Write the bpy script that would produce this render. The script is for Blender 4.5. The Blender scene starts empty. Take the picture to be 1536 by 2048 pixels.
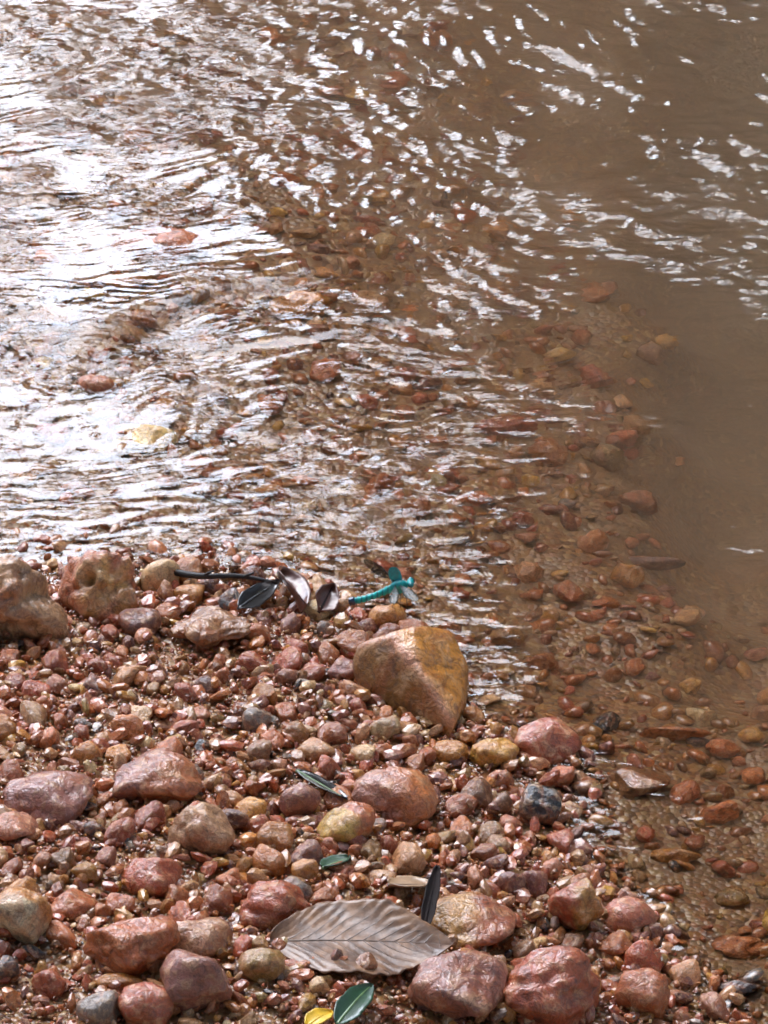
import bpy, bmesh, math
import numpy as np
from mathutils import Vector, Matrix, Euler

R = math.radians
rng = np.random.default_rng(7)
scene = bpy.context.scene
col = scene.collection

# ------------------------------------------------------------------ camera
PITCH, DIST, LENS = R(33.0), 3.0, 162.0
cam_d = bpy.data.cameras.new('camera')
cam_d.lens = LENS
cam_d.sensor_width = 36.0
cam_d.clip_start = 0.05
cam_d.clip_end = 400.0
cam = bpy.data.objects.new('camera', cam_d)
col.objects.link(cam)
CAM = Vector((0.0, -DIST * math.cos(PITCH), DIST * math.sin(PITCH)))
cam.location = CAM
cam.rotation_euler = (R(90) - PITCH, 0, 0)
scene.camera = cam

# ------------------------------------------------------------------ sky, sun, exposure
SUN_AZ, SUN_EL = R(-14), R(50)           # azimuth from +Y towards +X
world = bpy.data.worlds.new('World')
scene.world = world
world.use_nodes = True
wn, wl = world.node_tree.nodes, world.node_tree.links
wn.clear()
sky = wn.new('ShaderNodeTexSky')
sky.sky_type = 'NISHITA'
sky.sun_disc = False
sky.sun_elevation = SUN_EL
sky.sun_rotation = SUN_AZ
sky.air_density = 1.0
sky.dust_density = 0.6
hs = wn.new('ShaderNodeHueSaturation')     # thin bright overcast: most of the blue is gone
hs.inputs['Saturation'].default_value = 0.80
bg = wn.new('ShaderNodeBackground')
bg.inputs['Strength'].default_value = 0.15
wo = wn.new('ShaderNodeOutputWorld')
wl.new(sky.outputs[0], hs.inputs['Color'])
wl.new(hs.outputs[0], bg.inputs['Color'])
wl.new(bg.outputs[0], wo.inputs['Surface'])

sun_d = bpy.data.lights.new('sun', 'SUN')
sun_d.energy = 0.5
sun_d.angle = R(60)
sun_d.color = (1.0, 0.985, 0.965)
sun = bpy.data.objects.new('sun', sun_d)
col.objects.link(sun)
sv = Vector((math.cos(SUN_EL) * math.sin(SUN_AZ), math.cos(SUN_EL) * math.cos(SUN_AZ), math.sin(SUN_EL)))
sun.rotation_euler = (-sv).to_track_quat('-Z', 'Y').to_euler()
sun.location = (0, 0, 20)

vs = scene.view_settings
vs.view_transform = 'Standard'
vs.look = 'None'
vs.gamma = 1.0
vs.use_curve_mapping = False
vs.exposure = 3.15

scene.render.engine = 'CYCLES'
cy = scene.cycles
cy.use_denoising = True
cy.max_bounces = 6
cy.diffuse_bounces = 2
cy.glossy_bounces = 3
cy.transmission_bounces = 4
cy.volume_bounces = 2
cy.transparent_max_bounces = 24
cy.filter_width = 1.7
cy.adaptive_threshold = .025
cy.sample_clamp_indirect = 20.0

# ------------------------------------------------------------------ photograph pixel -> place on the ground
PW, PH = 1536.0, 2048.0
HALF_H = 18.0 / LENS
HALF_W = HALF_H * PW / PH
FWD = Vector((0, math.cos(PITCH), -math.sin(PITCH)))
UP = Vector((0, math.sin(PITCH), math.cos(PITCH)))
def at(px, py, z=0.0):
    u = (px / PW * 2 - 1) * HALF_W
    v = -(py / PH * 2 - 1) * HALF_H
    d = FWD + Vector((1, 0, 0)) * u + UP * v
    t = (z - CAM.z) / d.z
    return CAM + d * t
def mpp(p):                                # metres per photograph pixel at a point
    return (Vector(p) - CAM).dot(FWD) * 2 * HALF_W / PW

# ------------------------------------------------------------------ lay of the land
CTRL = [  # px, py, ground height (m) about the water level
 (-300,2048,.060),(0,2048,.048),(300,2048,.044),(600,2048,.038),(900,2040,.028),(1150,2040,.014),(1320,2010,.004),(1450,2040,-.004),(1536,2040,-.010),(1800,2040,-.03),
 (-300,1850,.05),(0,1850,.042),(300,1850,.036),(600,1850,.030),(900,1850,.020),(1100,1850,.011),(1290,1860,.001),(1400,1870,-.010),(1536,1850,-.018),
 (-300,1650,.04),(0,1650,.032),(300,1650,.026),(600,1650,.020),(850,1650,.012),(1050,1660,.005),(1190,1670,-.002),(1350,1680,-.014),(1536,1680,-.026),(1850,1680,-.05),
 (0,1450,.021),(300,1450,.017),(600,1450,.011),(800,1470,.006),(1000,1510,.001),(1120,1540,-.004),(1300,1500,-.018),(1500,1480,-.034),
 (-250,1260,.016),(0,1260,.014),(200,1270,.011),(420,1280,.008),(620,1270,.003),(760,1290,-.001),(1000,1330,-.016),(1200,1300,-.036),(1300,1212,-.026),(1500,1280,-.075),(1850,1280,-.12),
 (0,1150,-.002),(250,1150,-.002),(450,1180,-.001),(620,1170,-.004),(850,1150,-.012),(1100,1120,-.036),(1500,1080,-.11),
 (-250,1000,-.012),(-250,1100,-.004),(0,940,-.013),(150,960,-.012),(0,1050,-.011),(160,1060,-.009),(300,1040,-.009),(600,1040,-.012),(900,980,-.022),(1200,960,-.046),(1500,920,-.15),(1850,900,-.19),
 (0,800,-.009),(200,820,-.009),(450,800,-.014),(700,800,-.018),(950,800,-.034),(1200,760,-.056),(1500,700,-.17),
 (-250,600,-.012),(0,620,-.012),(250,580,-.012),(450,600,-.014),(620,620,-.016),(900,600,-.045),(1200,560,-.068),(1500,480,-.18),(1850,500,-.2),
 (0,380,-.022),(250,400,-.020),(500,400,-.026),(800,350,-.050),(1150,300,-.10),(1500,250,-.17),
 (-250,150,-.05),(0,150,-.045),(400,120,-.050),(800,80,-.065),(1200,60,-.11),(1536,40,-.17),(400,-200,-.09),(1200,-250,-.13),
]
def shepard(ctrl, X, Y, power=2.3, eps=0.06):
    num = np.zeros_like(X); den = np.zeros_like(X)
    for px, py, val in ctrl:
        p = at(px, py)
        w = 1.0 / ((X - p.x) ** 2 + (Y - p.y) ** 2 + eps * eps) ** power
        num += w * val; den += w
    return num / den

def vnoise(X, Y, scale, seed):             # smooth value noise, -1..1
    r = np.random.default_rng(seed)
    T = r.uniform(-1, 1, (256, 256))
    x = X / scale + 1000.37; y = Y / scale + 1000.71
    xi = np.floor(x).astype(int); yi = np.floor(y).astype(int)
    fx = x - xi; fy = y - yi
    fx = fx * fx * (3 - 2 * fx); fy = fy * fy * (3 - 2 * fy)
    a = T[xi % 256, yi % 256]; b = T[(xi + 1) % 256, yi % 256]
    c = T[xi % 256, (yi + 1) % 256]; d = T[(xi + 1) % 256, (yi + 1) % 256]
    return (a * (1 - fx) + b * fx) * (1 - fy) + (c * (1 - fx) + d * fx) * fy

def smooth(a, b, x):
    t = np.clip((x - a) / (b - a), 0, 1)
    return t * t * (3 - 2 * t)

def ground(X, Y):
    X = np.asarray(X, float); Y = np.asarray(Y, float)
    core = shepard(CTRL, X, Y)
    core = core + 0.0022 * vnoise(X, Y, .05, 1) + 0.0016 * vnoise(X, Y, .022, 2)
    # away from the photographed patch: a shelving bank on the near side, the far bank beyond the stream
    s = (-0.45 * (X + 0.15) - 0.9 * (Y + 0.05))           # > 0 towards the near bank
    out = np.where(s > 0, np.minimum(s * .09, .10 + (s - 1) * .12), np.maximum(s * .12, -.16))
    far = np.clip((-s - 4.2) * .45, 0, 1.2)
    out = np.where(s < -4.2, np.maximum(out, -.16 + far), out)
    out = out + .02 * vnoise(X, Y, .5, 3)
    dx = np.maximum(np.abs(X) - .62, 0); dy = np.maximum(np.maximum(-.62 - Y, Y - .95), 0)
    w = smooth(0, .35, np.hypot(dx, dy))
    return core * (1 - w) + out * w
GRID = {}
def gz(x, y):
    if not GRID:
        GRID['x'] = np.arange(-.7, .701, .005); GRID['y'] = np.arange(-.7, 1.001, .005)
        GRID['z'] = ground(*np.meshgrid(GRID['x'], GRID['y']))
    if abs(x) < .69 and -.69 < y < .98:
        fx, fy = (x + .7) / .005, (y + .7) / .005
        i, j = int(fx), int(fy); fx -= i; fy -= j; z = GRID['z']
        return float((z[j, i] * (1 - fx) + z[j, i + 1] * fx) * (1 - fy) + (z[j + 1, i] * (1 - fx) + z[j + 1, i + 1] * fx) * fy)
    return float(ground(np.array([x]), np.array([y]))[0])

# ------------------------------------------------------------------ helpers
def link(o, parent=None):
    col.objects.link(o)
    if parent is not None:
        o.parent = parent
    return o
def tag(o, label=None, cat=None, group=None, kind=None):
    if label: o['label'] = label
    if cat: o['category'] = cat
    if group: o['group'] = group
    if kind: o['kind'] = kind
    return o
def fast_mesh(name, V, F, smooth_shade=True, colors=None):
    V = np.asarray(V, np.float32); F = np.asarray(F, np.int32)
    n = F.shape[1]
    me = bpy.data.meshes.new(name)
    me.vertices.add(len(V)); me.vertices.foreach_set('co', V.ravel())
    me.loops.add(F.size); me.loops.foreach_set('vertex_index', F.ravel())
    me.polygons.add(len(F))
    me.polygons.foreach_set('loop_start', np.arange(0, F.size, n, dtype=np.int32))
    me.polygons.foreach_set('loop_total', np.full(len(F), n, np.int32))
    me.polygons.foreach_set('use_smooth', np.full(len(F), smooth_shade))
    if colors is not None:
        a = me.color_attributes.new('tint', 'FLOAT_COLOR', 'POINT')
        a.data.foreach_set('color', np.asarray(colors, np.float32).ravel())
    me.update(calc_edges=True)
    return me
def mesh_obj(name, V, F, mat, parent=None, smooth_shade=True, colors=None):
    me = fast_mesh(name, V, F, smooth_shade, colors)
    me.materials.append(mat)
    return link(bpy.data.objects.new(name, me), parent)
def grid_faces(nx, ny):
    i = np.arange(nx - 1)[None, :] + np.arange(ny - 1)[:, None] * nx
    i = i.ravel()
    return np.stack([i, i + 1, i + 1 + nx, i + nx], 1)
def tube(points, radii, seg=10, caps=True):
    P = [Vector(p) for p in points]
    V, F = [], []
    up = Vector((0, 0, 1))
    for i, p in enumerate(P):
        t = (P[min(i + 1, len(P) - 1)] - P[max(i - 1, 0)]).normalized()
        a = t.cross(up)
        if a.length < 1e-4: a = t.cross(Vector((1, 0, 0)))
        a.normalize(); b = a.cross(t)
        for k in range(seg):
            th = 2 * math.pi * k / seg
            V.append(p + (a * math.cos(th) + b * math.sin(th)) * radii[i])
    for i in range(len(P) - 1):
        for k in range(seg):
            k2 = (k + 1) % seg
            F.append((i * seg + k, i * seg + k2, (i + 1) * seg + k2, (i + 1) * seg + k))
    if caps:
        n0 = len(V); V.append(P[0]); V.append(P[-1]); last = (len(P) - 1) * seg
        for k in range(seg):
            k2 = (k + 1) % seg
            F.append((k2, k, n0, n0)); F.append((last + k, last + k2, n0 + 1, n0 + 1))
    return V, F
def py_obj(name, V, F, mat, parent=None, smooth_shade=True):
    me = bpy.data.meshes.new(name)
    me.from_pydata([tuple(v) for v in V], [], [tuple(dict.fromkeys(f)) for f in F])
    me.polygons.foreach_set('use_smooth', [smooth_shade] * len(me.polygons))
    me.materials.append(mat)
    me.update()
    return link(bpy.data.objects.new(name, me), parent)

# ------------------------------------------------------------------ materials
class N:
    def __init__(self, name):
        self.m = bpy.data.materials.new(name); self.m.use_nodes = True
        self.t = self.m.node_tree; self.t.nodes.clear()
        self.out = self.t.nodes.new('ShaderNodeOutputMaterial')
    def __call__(self, typ, **kw):
        n = self.t.nodes.new('ShaderNode' + typ)
        for k, v in kw.items():
            if k.startswith('_'): setattr(n, k[1:], v)
            else:
                key = k.replace('_', ' ')
                inp = n.inputs[int(key[1:])] if key[0] == 'i' and key[1:].isdigit() else n.inputs[key]
                if isinstance(v, bpy.types.NodeSocket): self.t.links.new(v, inp)
                else: inp.default_value = v
        return n
    def link(self, a, b): self.t.links.new(a, b)
    def ramp(self, fac, stops):
        r = self('ValToRGB'); self.link(fac, r.inputs[0])
        e = r.color_ramp.elements
        e[0].position, e[0].color = stops[0][0], stops[0][1]
        e[1].position, e[1].color = stops[-1][0], stops[-1][1]
        for p, c in stops[1:-1]:
            x = e.new(p); x.color = c
        return r.outputs[0]
    def mix(self, fac, a, b, blend='MIX'):
        n = self('Mix', _data_type='RGBA', _blend_type=blend)
        for v, i in ((fac, 0), (a, 6), (b, 7)):
            if isinstance(v, bpy.types.NodeSocket): self.link(v, n.inputs[i])
            else: n.inputs[i].default_value = v if not isinstance(v, tuple) or len(v) == 4 else (*v, 1)
        return n.outputs[2]
def g(v): return (v, v, v, 1)

def stone_material(name, source, coords, ts, coat_ior=1.47, coat_rough=.05, film_k=.26):
    """wet river stone; colour from the object or from the mesh's tint attribute"""
    n = N(name)
    oi = n('ObjectInfo')
    base = oi.outputs['Color'] if source == 'object' else n('Attribute', _attribute_name='tint').outputs['Color']
    if coords == 'object':
        tc = n('TexCoord')
        off = n('Math', _operation='MULTIPLY', i0=oi.outputs['Random'], i1=37.0)
        vec = n('VectorMath', _operation='ADD', i0=tc.outputs['Object'])
        n.link(off.outputs[0], vec.inputs[1]); V = vec.outputs[0]
    else:
        V = n('NewGeometry').outputs['Position']
    big = n('TexNoise', Vector=V, Scale=1.1 * ts, Detail=3.0, Roughness=.55, Distortion=.9)
    med = n('TexNoise', Vector=V, Scale=2.6 * ts, Detail=5.0, Roughness=.6, Distortion=.5)
    fine = n('TexNoise', Vector=V, Scale=13 * ts, Detail=3.0, Roughness=.6)
    pale = n.mix(.58, base, (.80, .47, .235, 1))
    rust = n.mix(.6, base, (.44, .13, .042, 1))
    dark = n.mix(.75, base, (.05, .022, .016, 1))
    c = n.mix(n.ramp(big.outputs[0], [(.48, g(0)), (.60, g(.8))]), base, rust)
    c = n.mix(n.ramp(med.outputs[0], [(.50, g(0)), (.64, g(.8))]), c, pale)
    c = n.mix(n.ramp(med.outputs[0], [(.30, g(.85)), (.42, g(0))]), c, dark)
    c = n.mix(.75 if coords == 'world' else .42, c, n.ramp(fine.outputs[0], [(.34, g(.28)), (.58, g(1.0))]), 'MULTIPLY')
    crk = n('TexVoronoi', Vector=n('VectorMath', _operation='MULTIPLY_ADD', i0=med.outputs['Color'], i1=(.9 / ts,) * 3, i2=V).outputs[0], Scale=1.5 * ts, _feature='DISTANCE_TO_EDGE')
    c = n.mix(n.ramp(crk.outputs['Distance'], [(.0, g(.7)), (.05, g(0))]), c, dark)
    bsum = n('Math', _operation='MULTIPLY_ADD', i0=med.outputs[0], i1=2.0, i2=n('Math', _operation='MULTIPLY', i0=fine.outputs[0], i1=.9 if coords == 'world' else .35).outputs[0])
    dist = .05 / ts if coords == 'world' else .05
    bump = n('Bump', Strength=.30, Distance=dist, Height=bsum.outputs[0])
    film = n('Bump', Strength=film_k, Distance=dist, Height=n('Math', _operation='MULTIPLY_ADD', i0=fine.outputs[0], i1=.35 if coords == 'world' else .06, i2=med.outputs[0]).outputs[0])
    rough = n.ramp(fine.outputs[0], [(.3, g(.30)), (.7, g(.55))])
    b = n('BsdfPrincipled', Base_Color=c, Roughness=rough, Normal=bump.outputs[0])
    b.inputs['Specular IOR Level'].default_value = .3
    b.inputs['Coat Weight'].default_value = 1.0
    b.inputs['Coat Roughness'].default_value = coat_rough
    b.inputs['Coat IOR'].default_value = coat_ior
    n.link(film.outputs[0], b.inputs['Coat Normal'])
    n.link(b.outputs[0], n.out.inputs['Surface'])
    return n.m
M_STONE = stone_material('wet_stone', 'object', 'object', 1.0, 1.48, .05, .35)
M_HERO = stone_material('wet_stone_banded', 'mesh', 'object', 1.15)
M_GRAVEL = stone_material('wet_gravel', 'mesh', 'world', 140.0, 1.48, .06, .45)
M_WEDGE = stone_material('wet_stone_veined', 'mesh', 'object', 1.7, 1.46, .07, .16)

def ground_material():
    n = N('wet_grit')
    V = n('NewGeometry').outputs['Position']
    vor = n('TexVoronoi', Vector=V, Scale=260.0, Randomness=1.0)
    hue = n.ramp(n('SeparateColor', Color=vor.outputs['Color']).outputs[0],
                 [(0, (.12, .052, .022, 1)), (.3, (.32, .115, .04, 1)), (.6, (.38, .19, .055, 1)), (.85, (.20, .105, .06, 1)), (1, (.58, .37, .16, 1))])
    noi = n('TexNoise', Vector=V, Scale=22.0, Detail=5.0)
    c = n.mix(n.ramp(noi.outputs[0], [(.35, g(0)), (.7, g(.6))]), hue, (.24, .14, .065, 1))
    inv = n('Math', _operation='MULTIPLY', i0=vor.outputs['Distance'], i1=-1.0)
    bump = n('Bump', Strength=.45, Distance=.003, Height=inv.outputs[0])
    b = n('BsdfPrincipled', Base_Color=c, Roughness=.35, Normal=bump.outputs[0])
    b.inputs['Coat Weight'].default_value = .25
    b.inputs['Coat Roughness'].default_value = .15
    n.link(bump.outputs[0], b.inputs['Coat Normal'])
    n.link(b.outputs[0], n.out.inputs['Surface'])
    return n.m
M_GROUND = ground_material()

DENS = 4.8
def water_material():
    n = N('stream_water')
    V = n('NewGeometry').outputs['Position']
    mp = n('Mapping', Vector=V, Scale=(70, 150, 1), Rotation=(0, 0, R(8)))
    noi = n('TexNoise', Vector=mp.outputs[0], Scale=1.0, Detail=2.0, Roughness=.5, Distortion=.8)
    chop = n('Attribute', _attribute_name='chop').outputs['Fac']
    bump = n('Bump', Distance=.0016, Height=noi.outputs[0])
    n.link(n('Math', _operation='MULTIPLY_ADD', i0=chop, i1=5.0, i2=-.32, _use_clamp=True).outputs[0], bump.inputs['Strength'])
    fr = n('Fresnel', IOR=1.41, Normal=bump.outputs[0])
    tr = n('BsdfRefraction', Color=(.97, .95, .92, 1), Roughness=0.0, IOR=1.33, Normal=bump.outputs[0])
    gl = n('BsdfGlossy', Color=(1, 1, 1, 1), Roughness=.03, Normal=bump.outputs[0])
    mx = n('MixShader', i0=fr.outputs[0], i1=tr.outputs[0], i2=gl.outputs[0])
    sc_ = n('VolumeScatter', Color=(.92, .80, .66, 1), Density=DENS, Anisotropy=.2)
    ab_ = n('VolumeAbsorption', Color=(.94, .70, .28, 1), Density=DENS * .6)
    vol = n('AddShader', i0=sc_.outputs[0], i1=ab_.outputs[0])
    n.m.cycles.homogeneous_volume = True
    n.link(mx.outputs[0], n.out.inputs['Surface'])
    n.link(vol.outputs[0], n.out.inputs['Volume'])
    return n.m
M_WATER = water_material()

def plain(name, c, rough=.5, coat=0., bump=0., scale=60., c2=None, trans=0.):
    n = N(name)
    V = n('TexCoord').outputs['Object']
    noi = n('TexNoise', Vector=V, Scale=scale, Detail=4.0, Roughness=.6)
    cc = n.mix(n.ramp(noi.outputs[0], [(.38, g(0)), (.64, g(1))]), (*c, 1), (*(c2 or tuple(x * .55 for x in c)), 1))
    b = n('BsdfPrincipled', Base_Color=cc, Roughness=rough)
    b.inputs['Coat Weight'].default_value = coat
    b.inputs['Coat Roughness'].default_value = .12
    if bump:
        bp = n('Bump', Strength=bump, Distance=.001, Height=noi.outputs[0])
        n.link(bp.outputs[0], b.inputs['Normal']); n.link(bp.outputs[0], b.inputs['Coat Normal'])
    n.link(b.outputs[0], n.out.inputs['Surface'])
    return n.m

# ------------------------------------------------------------------ stream bed and bank: one sheet of ground
def axis(lo, hi, step, out_lo, out_hi, n_out):
    fine = np.arange(lo, hi + step / 2, step)
    k = np.linspace(0, 1, n_out + 1)[1:]
    hi_side = hi + (out_hi - hi) * k ** 4 + step * np.arange(1, n_out + 1)
    lo_side = lo - (lo - out_lo) * k ** 4 - step * np.arange(1, n_out + 1)
    return np.concatenate([lo_side[::-1], fine, hi_side])
xs = axis(-.72, .72, .008, -60, 60, 40)
ys = axis(-.72, 1.02, .008, -60, 60, 40)
X, Y = np.meshgrid(xs, ys)
Z = ground(X, Y)
bed = mesh_obj('stream_bank', np.stack([X, Y, Z], -1).reshape(-1, 3), grid_faces(len(xs), len(ys)), M_GROUND)
tag(bed, kind='structure')

# ------------------------------------------------------------------ water
SLOPE = [  # px, py, ripple steepness
 (0,0,.30),(250,60,.32),(500,60,.30),(800,60,.27),(1150,60,.23),(1450,40,.18),
 (0,200,.27),(300,200,.27),(560,180,.25),(800,250,.20),(1050,250,.23),(1300,250,.16),(1480,250,.20),
 (0,380,.27),(250,350,.27),(500,380,.20),(680,400,.24),(900,420,.22),(1100,480,.19),(1400,420,.15),
 (0,560,.25),(300,560,.22),(600,500,.22),(800,550,.18),(1000,540,.22),(1300,600,.15),(1500,560,.16),
 (0,740,.24),(250,720,.22),(500,720,.20),(780,780,.24),(980,790,.22),(1200,750,.11),(1450,750,.10),
 (0,900,.22),(300,900,.19),(600,900,.20),(850,900,.24),(1050,880,.16),(1250,880,.10),(1450,900,.08),
 (100,1050,.20),(400,1040,.19),(700,1040,.22),(900,1080,.20),(1100,1080,.12),(1300,1060,.10),(1480,1060,.09),
 (300,1150,.14),(600,1150,.18),(850,1160,.18),(1000,1200,.14),(1200,1200,.08),(1450,1200,.05),
 (950,1350,.14),(1150,1380,.10),(1350,1400,.05),(1500,1450,.04),(1150,1550,.12),(1300,1650,.07),(1450,1700,.05),(1350,1850,.10),(1480,1950,.08),
]
xs = axis(-.66, .66, .0026, -40, 40, 26)
ys = axis(-.66, .98, .0021, -40, 40, 26)
X, Y = np.meshgrid(xs, ys)
S = np.maximum(shepard(SLOPE, X, Y, 2.5, .035), .02)
S *= np.exp(-np.maximum(np.hypot(X, Y - .1) - 1.2, 0) * .5) * .9 + .1
S *= np.clip(.70 + .95 * (vnoise(X, Y, .035, 21) * .6 + vnoise(X, Y, .09, 22) * .7), .38, 1.6)
GW = ground(X, Y)                           # wavelets breaking over the shallow edge
S += .22 * np.exp(-((GW + .0025) / .0035) ** 2) * smooth(.0, .08, X) * np.clip(.5 + 1.2 * vnoise(X, Y, .03, 23), 0, 1)
CHOP = [  # px, py, share of loose cross chop (1) against fine streaks running across the view (0)
 (0,60,.55),(300,60,.7),(600,80,.8),(900,60,1),(1300,60,1),(0,250,.1),(300,260,.1),(560,220,.6),(800,250,.9),(1100,250,1),(1450,250,1),
 (0,420,.05),(300,420,.1),(620,400,.6),(900,420,1),(1200,450,1),(1480,450,1),(0,600,.5),(300,600,.2),(620,560,.3),(900,580,.7),(1300,620,.8),
 (0,780,.5),(300,780,.35),(600,760,.15),(900,780,.2),(1300,800,.5),(0,950,.4),(300,950,.25),(600,950,.1),(900,950,.1),(1300,950,.4),(300,1080,.3),(700,1080,.2),(1100,1100,.4),(1400,1200,.6),(1300,1600,.7)]
B = np.clip(shepard(CHOP, X, Y, 2.5, .04), 0, 1)
wx = X + .042 * vnoise(X, Y, .17, 31) + .010 * vnoise(X, Y, .06, 33) + .003 * vnoise(X, Y, .022, 35)
wy = Y + .042 * vnoise(X, Y, .17, 32) + .010 * vnoise(X, Y, .06, 34) + .003 * vnoise(X, Y, .022, 36)
wr = np.random.default_rng(5)
def waves(n, lam0, lam1, mean, spread, weight):
    A = np.zeros_like(X)
    for i in range(n):
        lam = math.exp(wr.uniform(math.log(lam0), math.log(lam1)))
        th = wr.normal(mean, spread); k = 2 * math.pi / lam
        A += math.sqrt(2 / n) / k * np.sin(k * (wx * math.sin(th) + wy * math.cos(th)) + wr.uniform(0, 6.28))
    return A * weight
S = np.clip(S, 0, .5)
streak = waves(46, .0075, .020, R(-4), R(13), .95) + waves(12, .020, .045, R(-4), R(22), .45)
chopw = waves(44, .011, .040, R(-12), R(55), .95) + waves(30, .0070, .012, R(-8), R(50), .8)
calm_cut = smooth(.03, .15, S)
H = S * ((1 - B) * streak * (.25 + .75 * calm_cut) + B * chopw * (.45 + .55 * calm_cut))
# trains of fine curved ripples spreading where the current slows
for (cx, cy), r0, r1, lam, st, mean, half in (((800, 735), .035, .16, .0088, .30, R(-75), R(75)), ((950, 640), .05, .17, .0080, .22, R(-60), R(40)), ((330, 480), .05, .2, .010, .13, R(-90), R(60))):
    c = at(cx, cy)
    dx_, dy_ = wx - c.x, wy - c.y
    rr_ = np.hypot(dx_, dy_ * 1.0); an = np.arctan2(dy_, dx_)
    mk = smooth(r0, r0 + .03, rr_) * smooth(r1, r1 - .06, rr_) * smooth(half, half * .5, np.abs((an - mean + math.pi) % (2 * math.pi) - math.pi))
    mk = mk * np.clip(.55 + .9 * vnoise(X, Y, .05, 51), 0, 1)
    H = H * (1 - .45 * mk) + mk * st * lam / (2 * math.pi) * np.sin(2 * math.pi * rr_ / lam)
# a smooth tongue of water sliding over the shallow stones
def ridge(pts, height, width):
    Q = [at(*p) for p in pts]
    D = np.full_like(X, 9.0)
    for a, b in zip(Q[:-1], Q[1:]):
        ab = np.array([b.x - a.x, b.y - a.y]); L2 = ab @ ab
        t = np.clip(((X - a.x) * ab[0] + (Y - a.y) * ab[1]) / L2, 0, 1)
        D = np.minimum(D, np.hypot(X - a.x - t * ab[0], Y - a.y - t * ab[1]))
    return height * np.exp(-(D / width) ** 2)
def chute(pts, height, half):               # the surface drops by height across this line, towards the camera
    Q = [at(*p) for p in pts]
    best = np.full_like(X, 9.0); sd = np.zeros_like(X); win = np.zeros_like(X)
    n_ = len(Q) - 1
    for i, (a, b) in enumerate(zip(Q[:-1], Q[1:])):
        ab = np.array([b.x - a.x, b.y - a.y]); L = math.sqrt(ab @ ab)
        t = ((X - a.x) * ab[0] + (Y - a.y) * ab[1]) / (L * L); tc = np.clip(t, 0, 1)
        D = np.hypot(X - a.x - tc * ab[0], Y - a.y - tc * ab[1])
        up_ = (-(X - a.x) * ab[1] + (Y - a.y) * ab[0]) / L
        m_ = D < best
        best = np.where(m_, D, best); sd = np.where(m_, up_, sd)
        tg = (i + t) / n_
        win = np.where(m_, smooth(-.12, .12, tg) * smooth(1.12, .88, tg), win)
    return height * win * smooth(-half, half, sd) * np.exp(-np.maximum(sd, 0) / .055), win * np.exp(-(sd / half / 1.2) ** 2)
for pts, hh_, half in (([(170, 700), (300, 645), (430, 600), (560, 575), (680, 545)], .0105, .018), ([(400, 706), (600, 684), (850, 640)], .0032, .010)):
    dh, calm = chute(pts, hh_, half)
    H = H * (1 - .25 * calm) + dh
H += .0018 * smooth(-.3, .6, -X) * vnoise(X, Y, .06, 41)
top = np.stack([X, Y, H], -1).reshape(-1, 3)
F = grid_faces(len(xs), len(ys))
nx, ny = len(xs), len(ys)
edge = np.concatenate([np.arange(nx), np.arange(1, ny) * nx + nx - 1, (ny - 1) * nx + np.arange(nx - 2, -1, -1), np.arange(ny - 2, 0, -1) * nx])
low = top[edge].copy(); low[:, 2] = -.6
base_i = len(top); m = len(edge); ar = np.arange(m)
side = np.stack([edge, base_i + ar, base_i + (ar + 1) % m, edge[(ar + 1) % m]], 1)
ctr = base_i + m
Vw = np.concatenate([top, low, [[0, 0, -.6]]])
bot = np.stack([base_i + (ar + 1) % m, base_i + ar, np.full(m, ctr)], 1)
me_faces = [F, side]
water_me = bpy.data.meshes.new('water')
allq = np.concatenate(me_faces)
loops = np.concatenate([allq.ravel(), bot.ravel()]).astype(np.int32)
starts = np.concatenate([np.arange(len(allq)) * 4, len(allq) * 4 + np.arange(m) * 3]).astype(np.int32)
totals = np.concatenate([np.full(len(allq), 4), np.full(m, 3)]).astype(np.int32)
water_me.vertices.add(len(Vw)); water_me.vertices.foreach_set('co', Vw.astype(np.float32).ravel())
water_me.loops.add(len(loops)); water_me.loops.foreach_set('vertex_index', loops)
water_me.polygons.add(len(starts)); water_me.polygons.foreach_set('loop_start', starts); water_me.polygons.foreach_set('loop_total', totals)
sm = np.zeros(len(starts), bool); sm[:len(F)] = True
water_me.polygons.foreach_set('use_smooth', sm)
ch = water_me.attributes.new('chop', 'FLOAT', 'POINT')
ch.data.foreach_set('value', np.concatenate([np.clip(S, 0, .5).ravel(), np.zeros(m + 1)]).astype(np.float32))
water_me.update(calc_edges=True)
water_me.materials.append(M_WATER)
tag(link(bpy.data.objects.new('water', water_me)), kind='structure')

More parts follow.
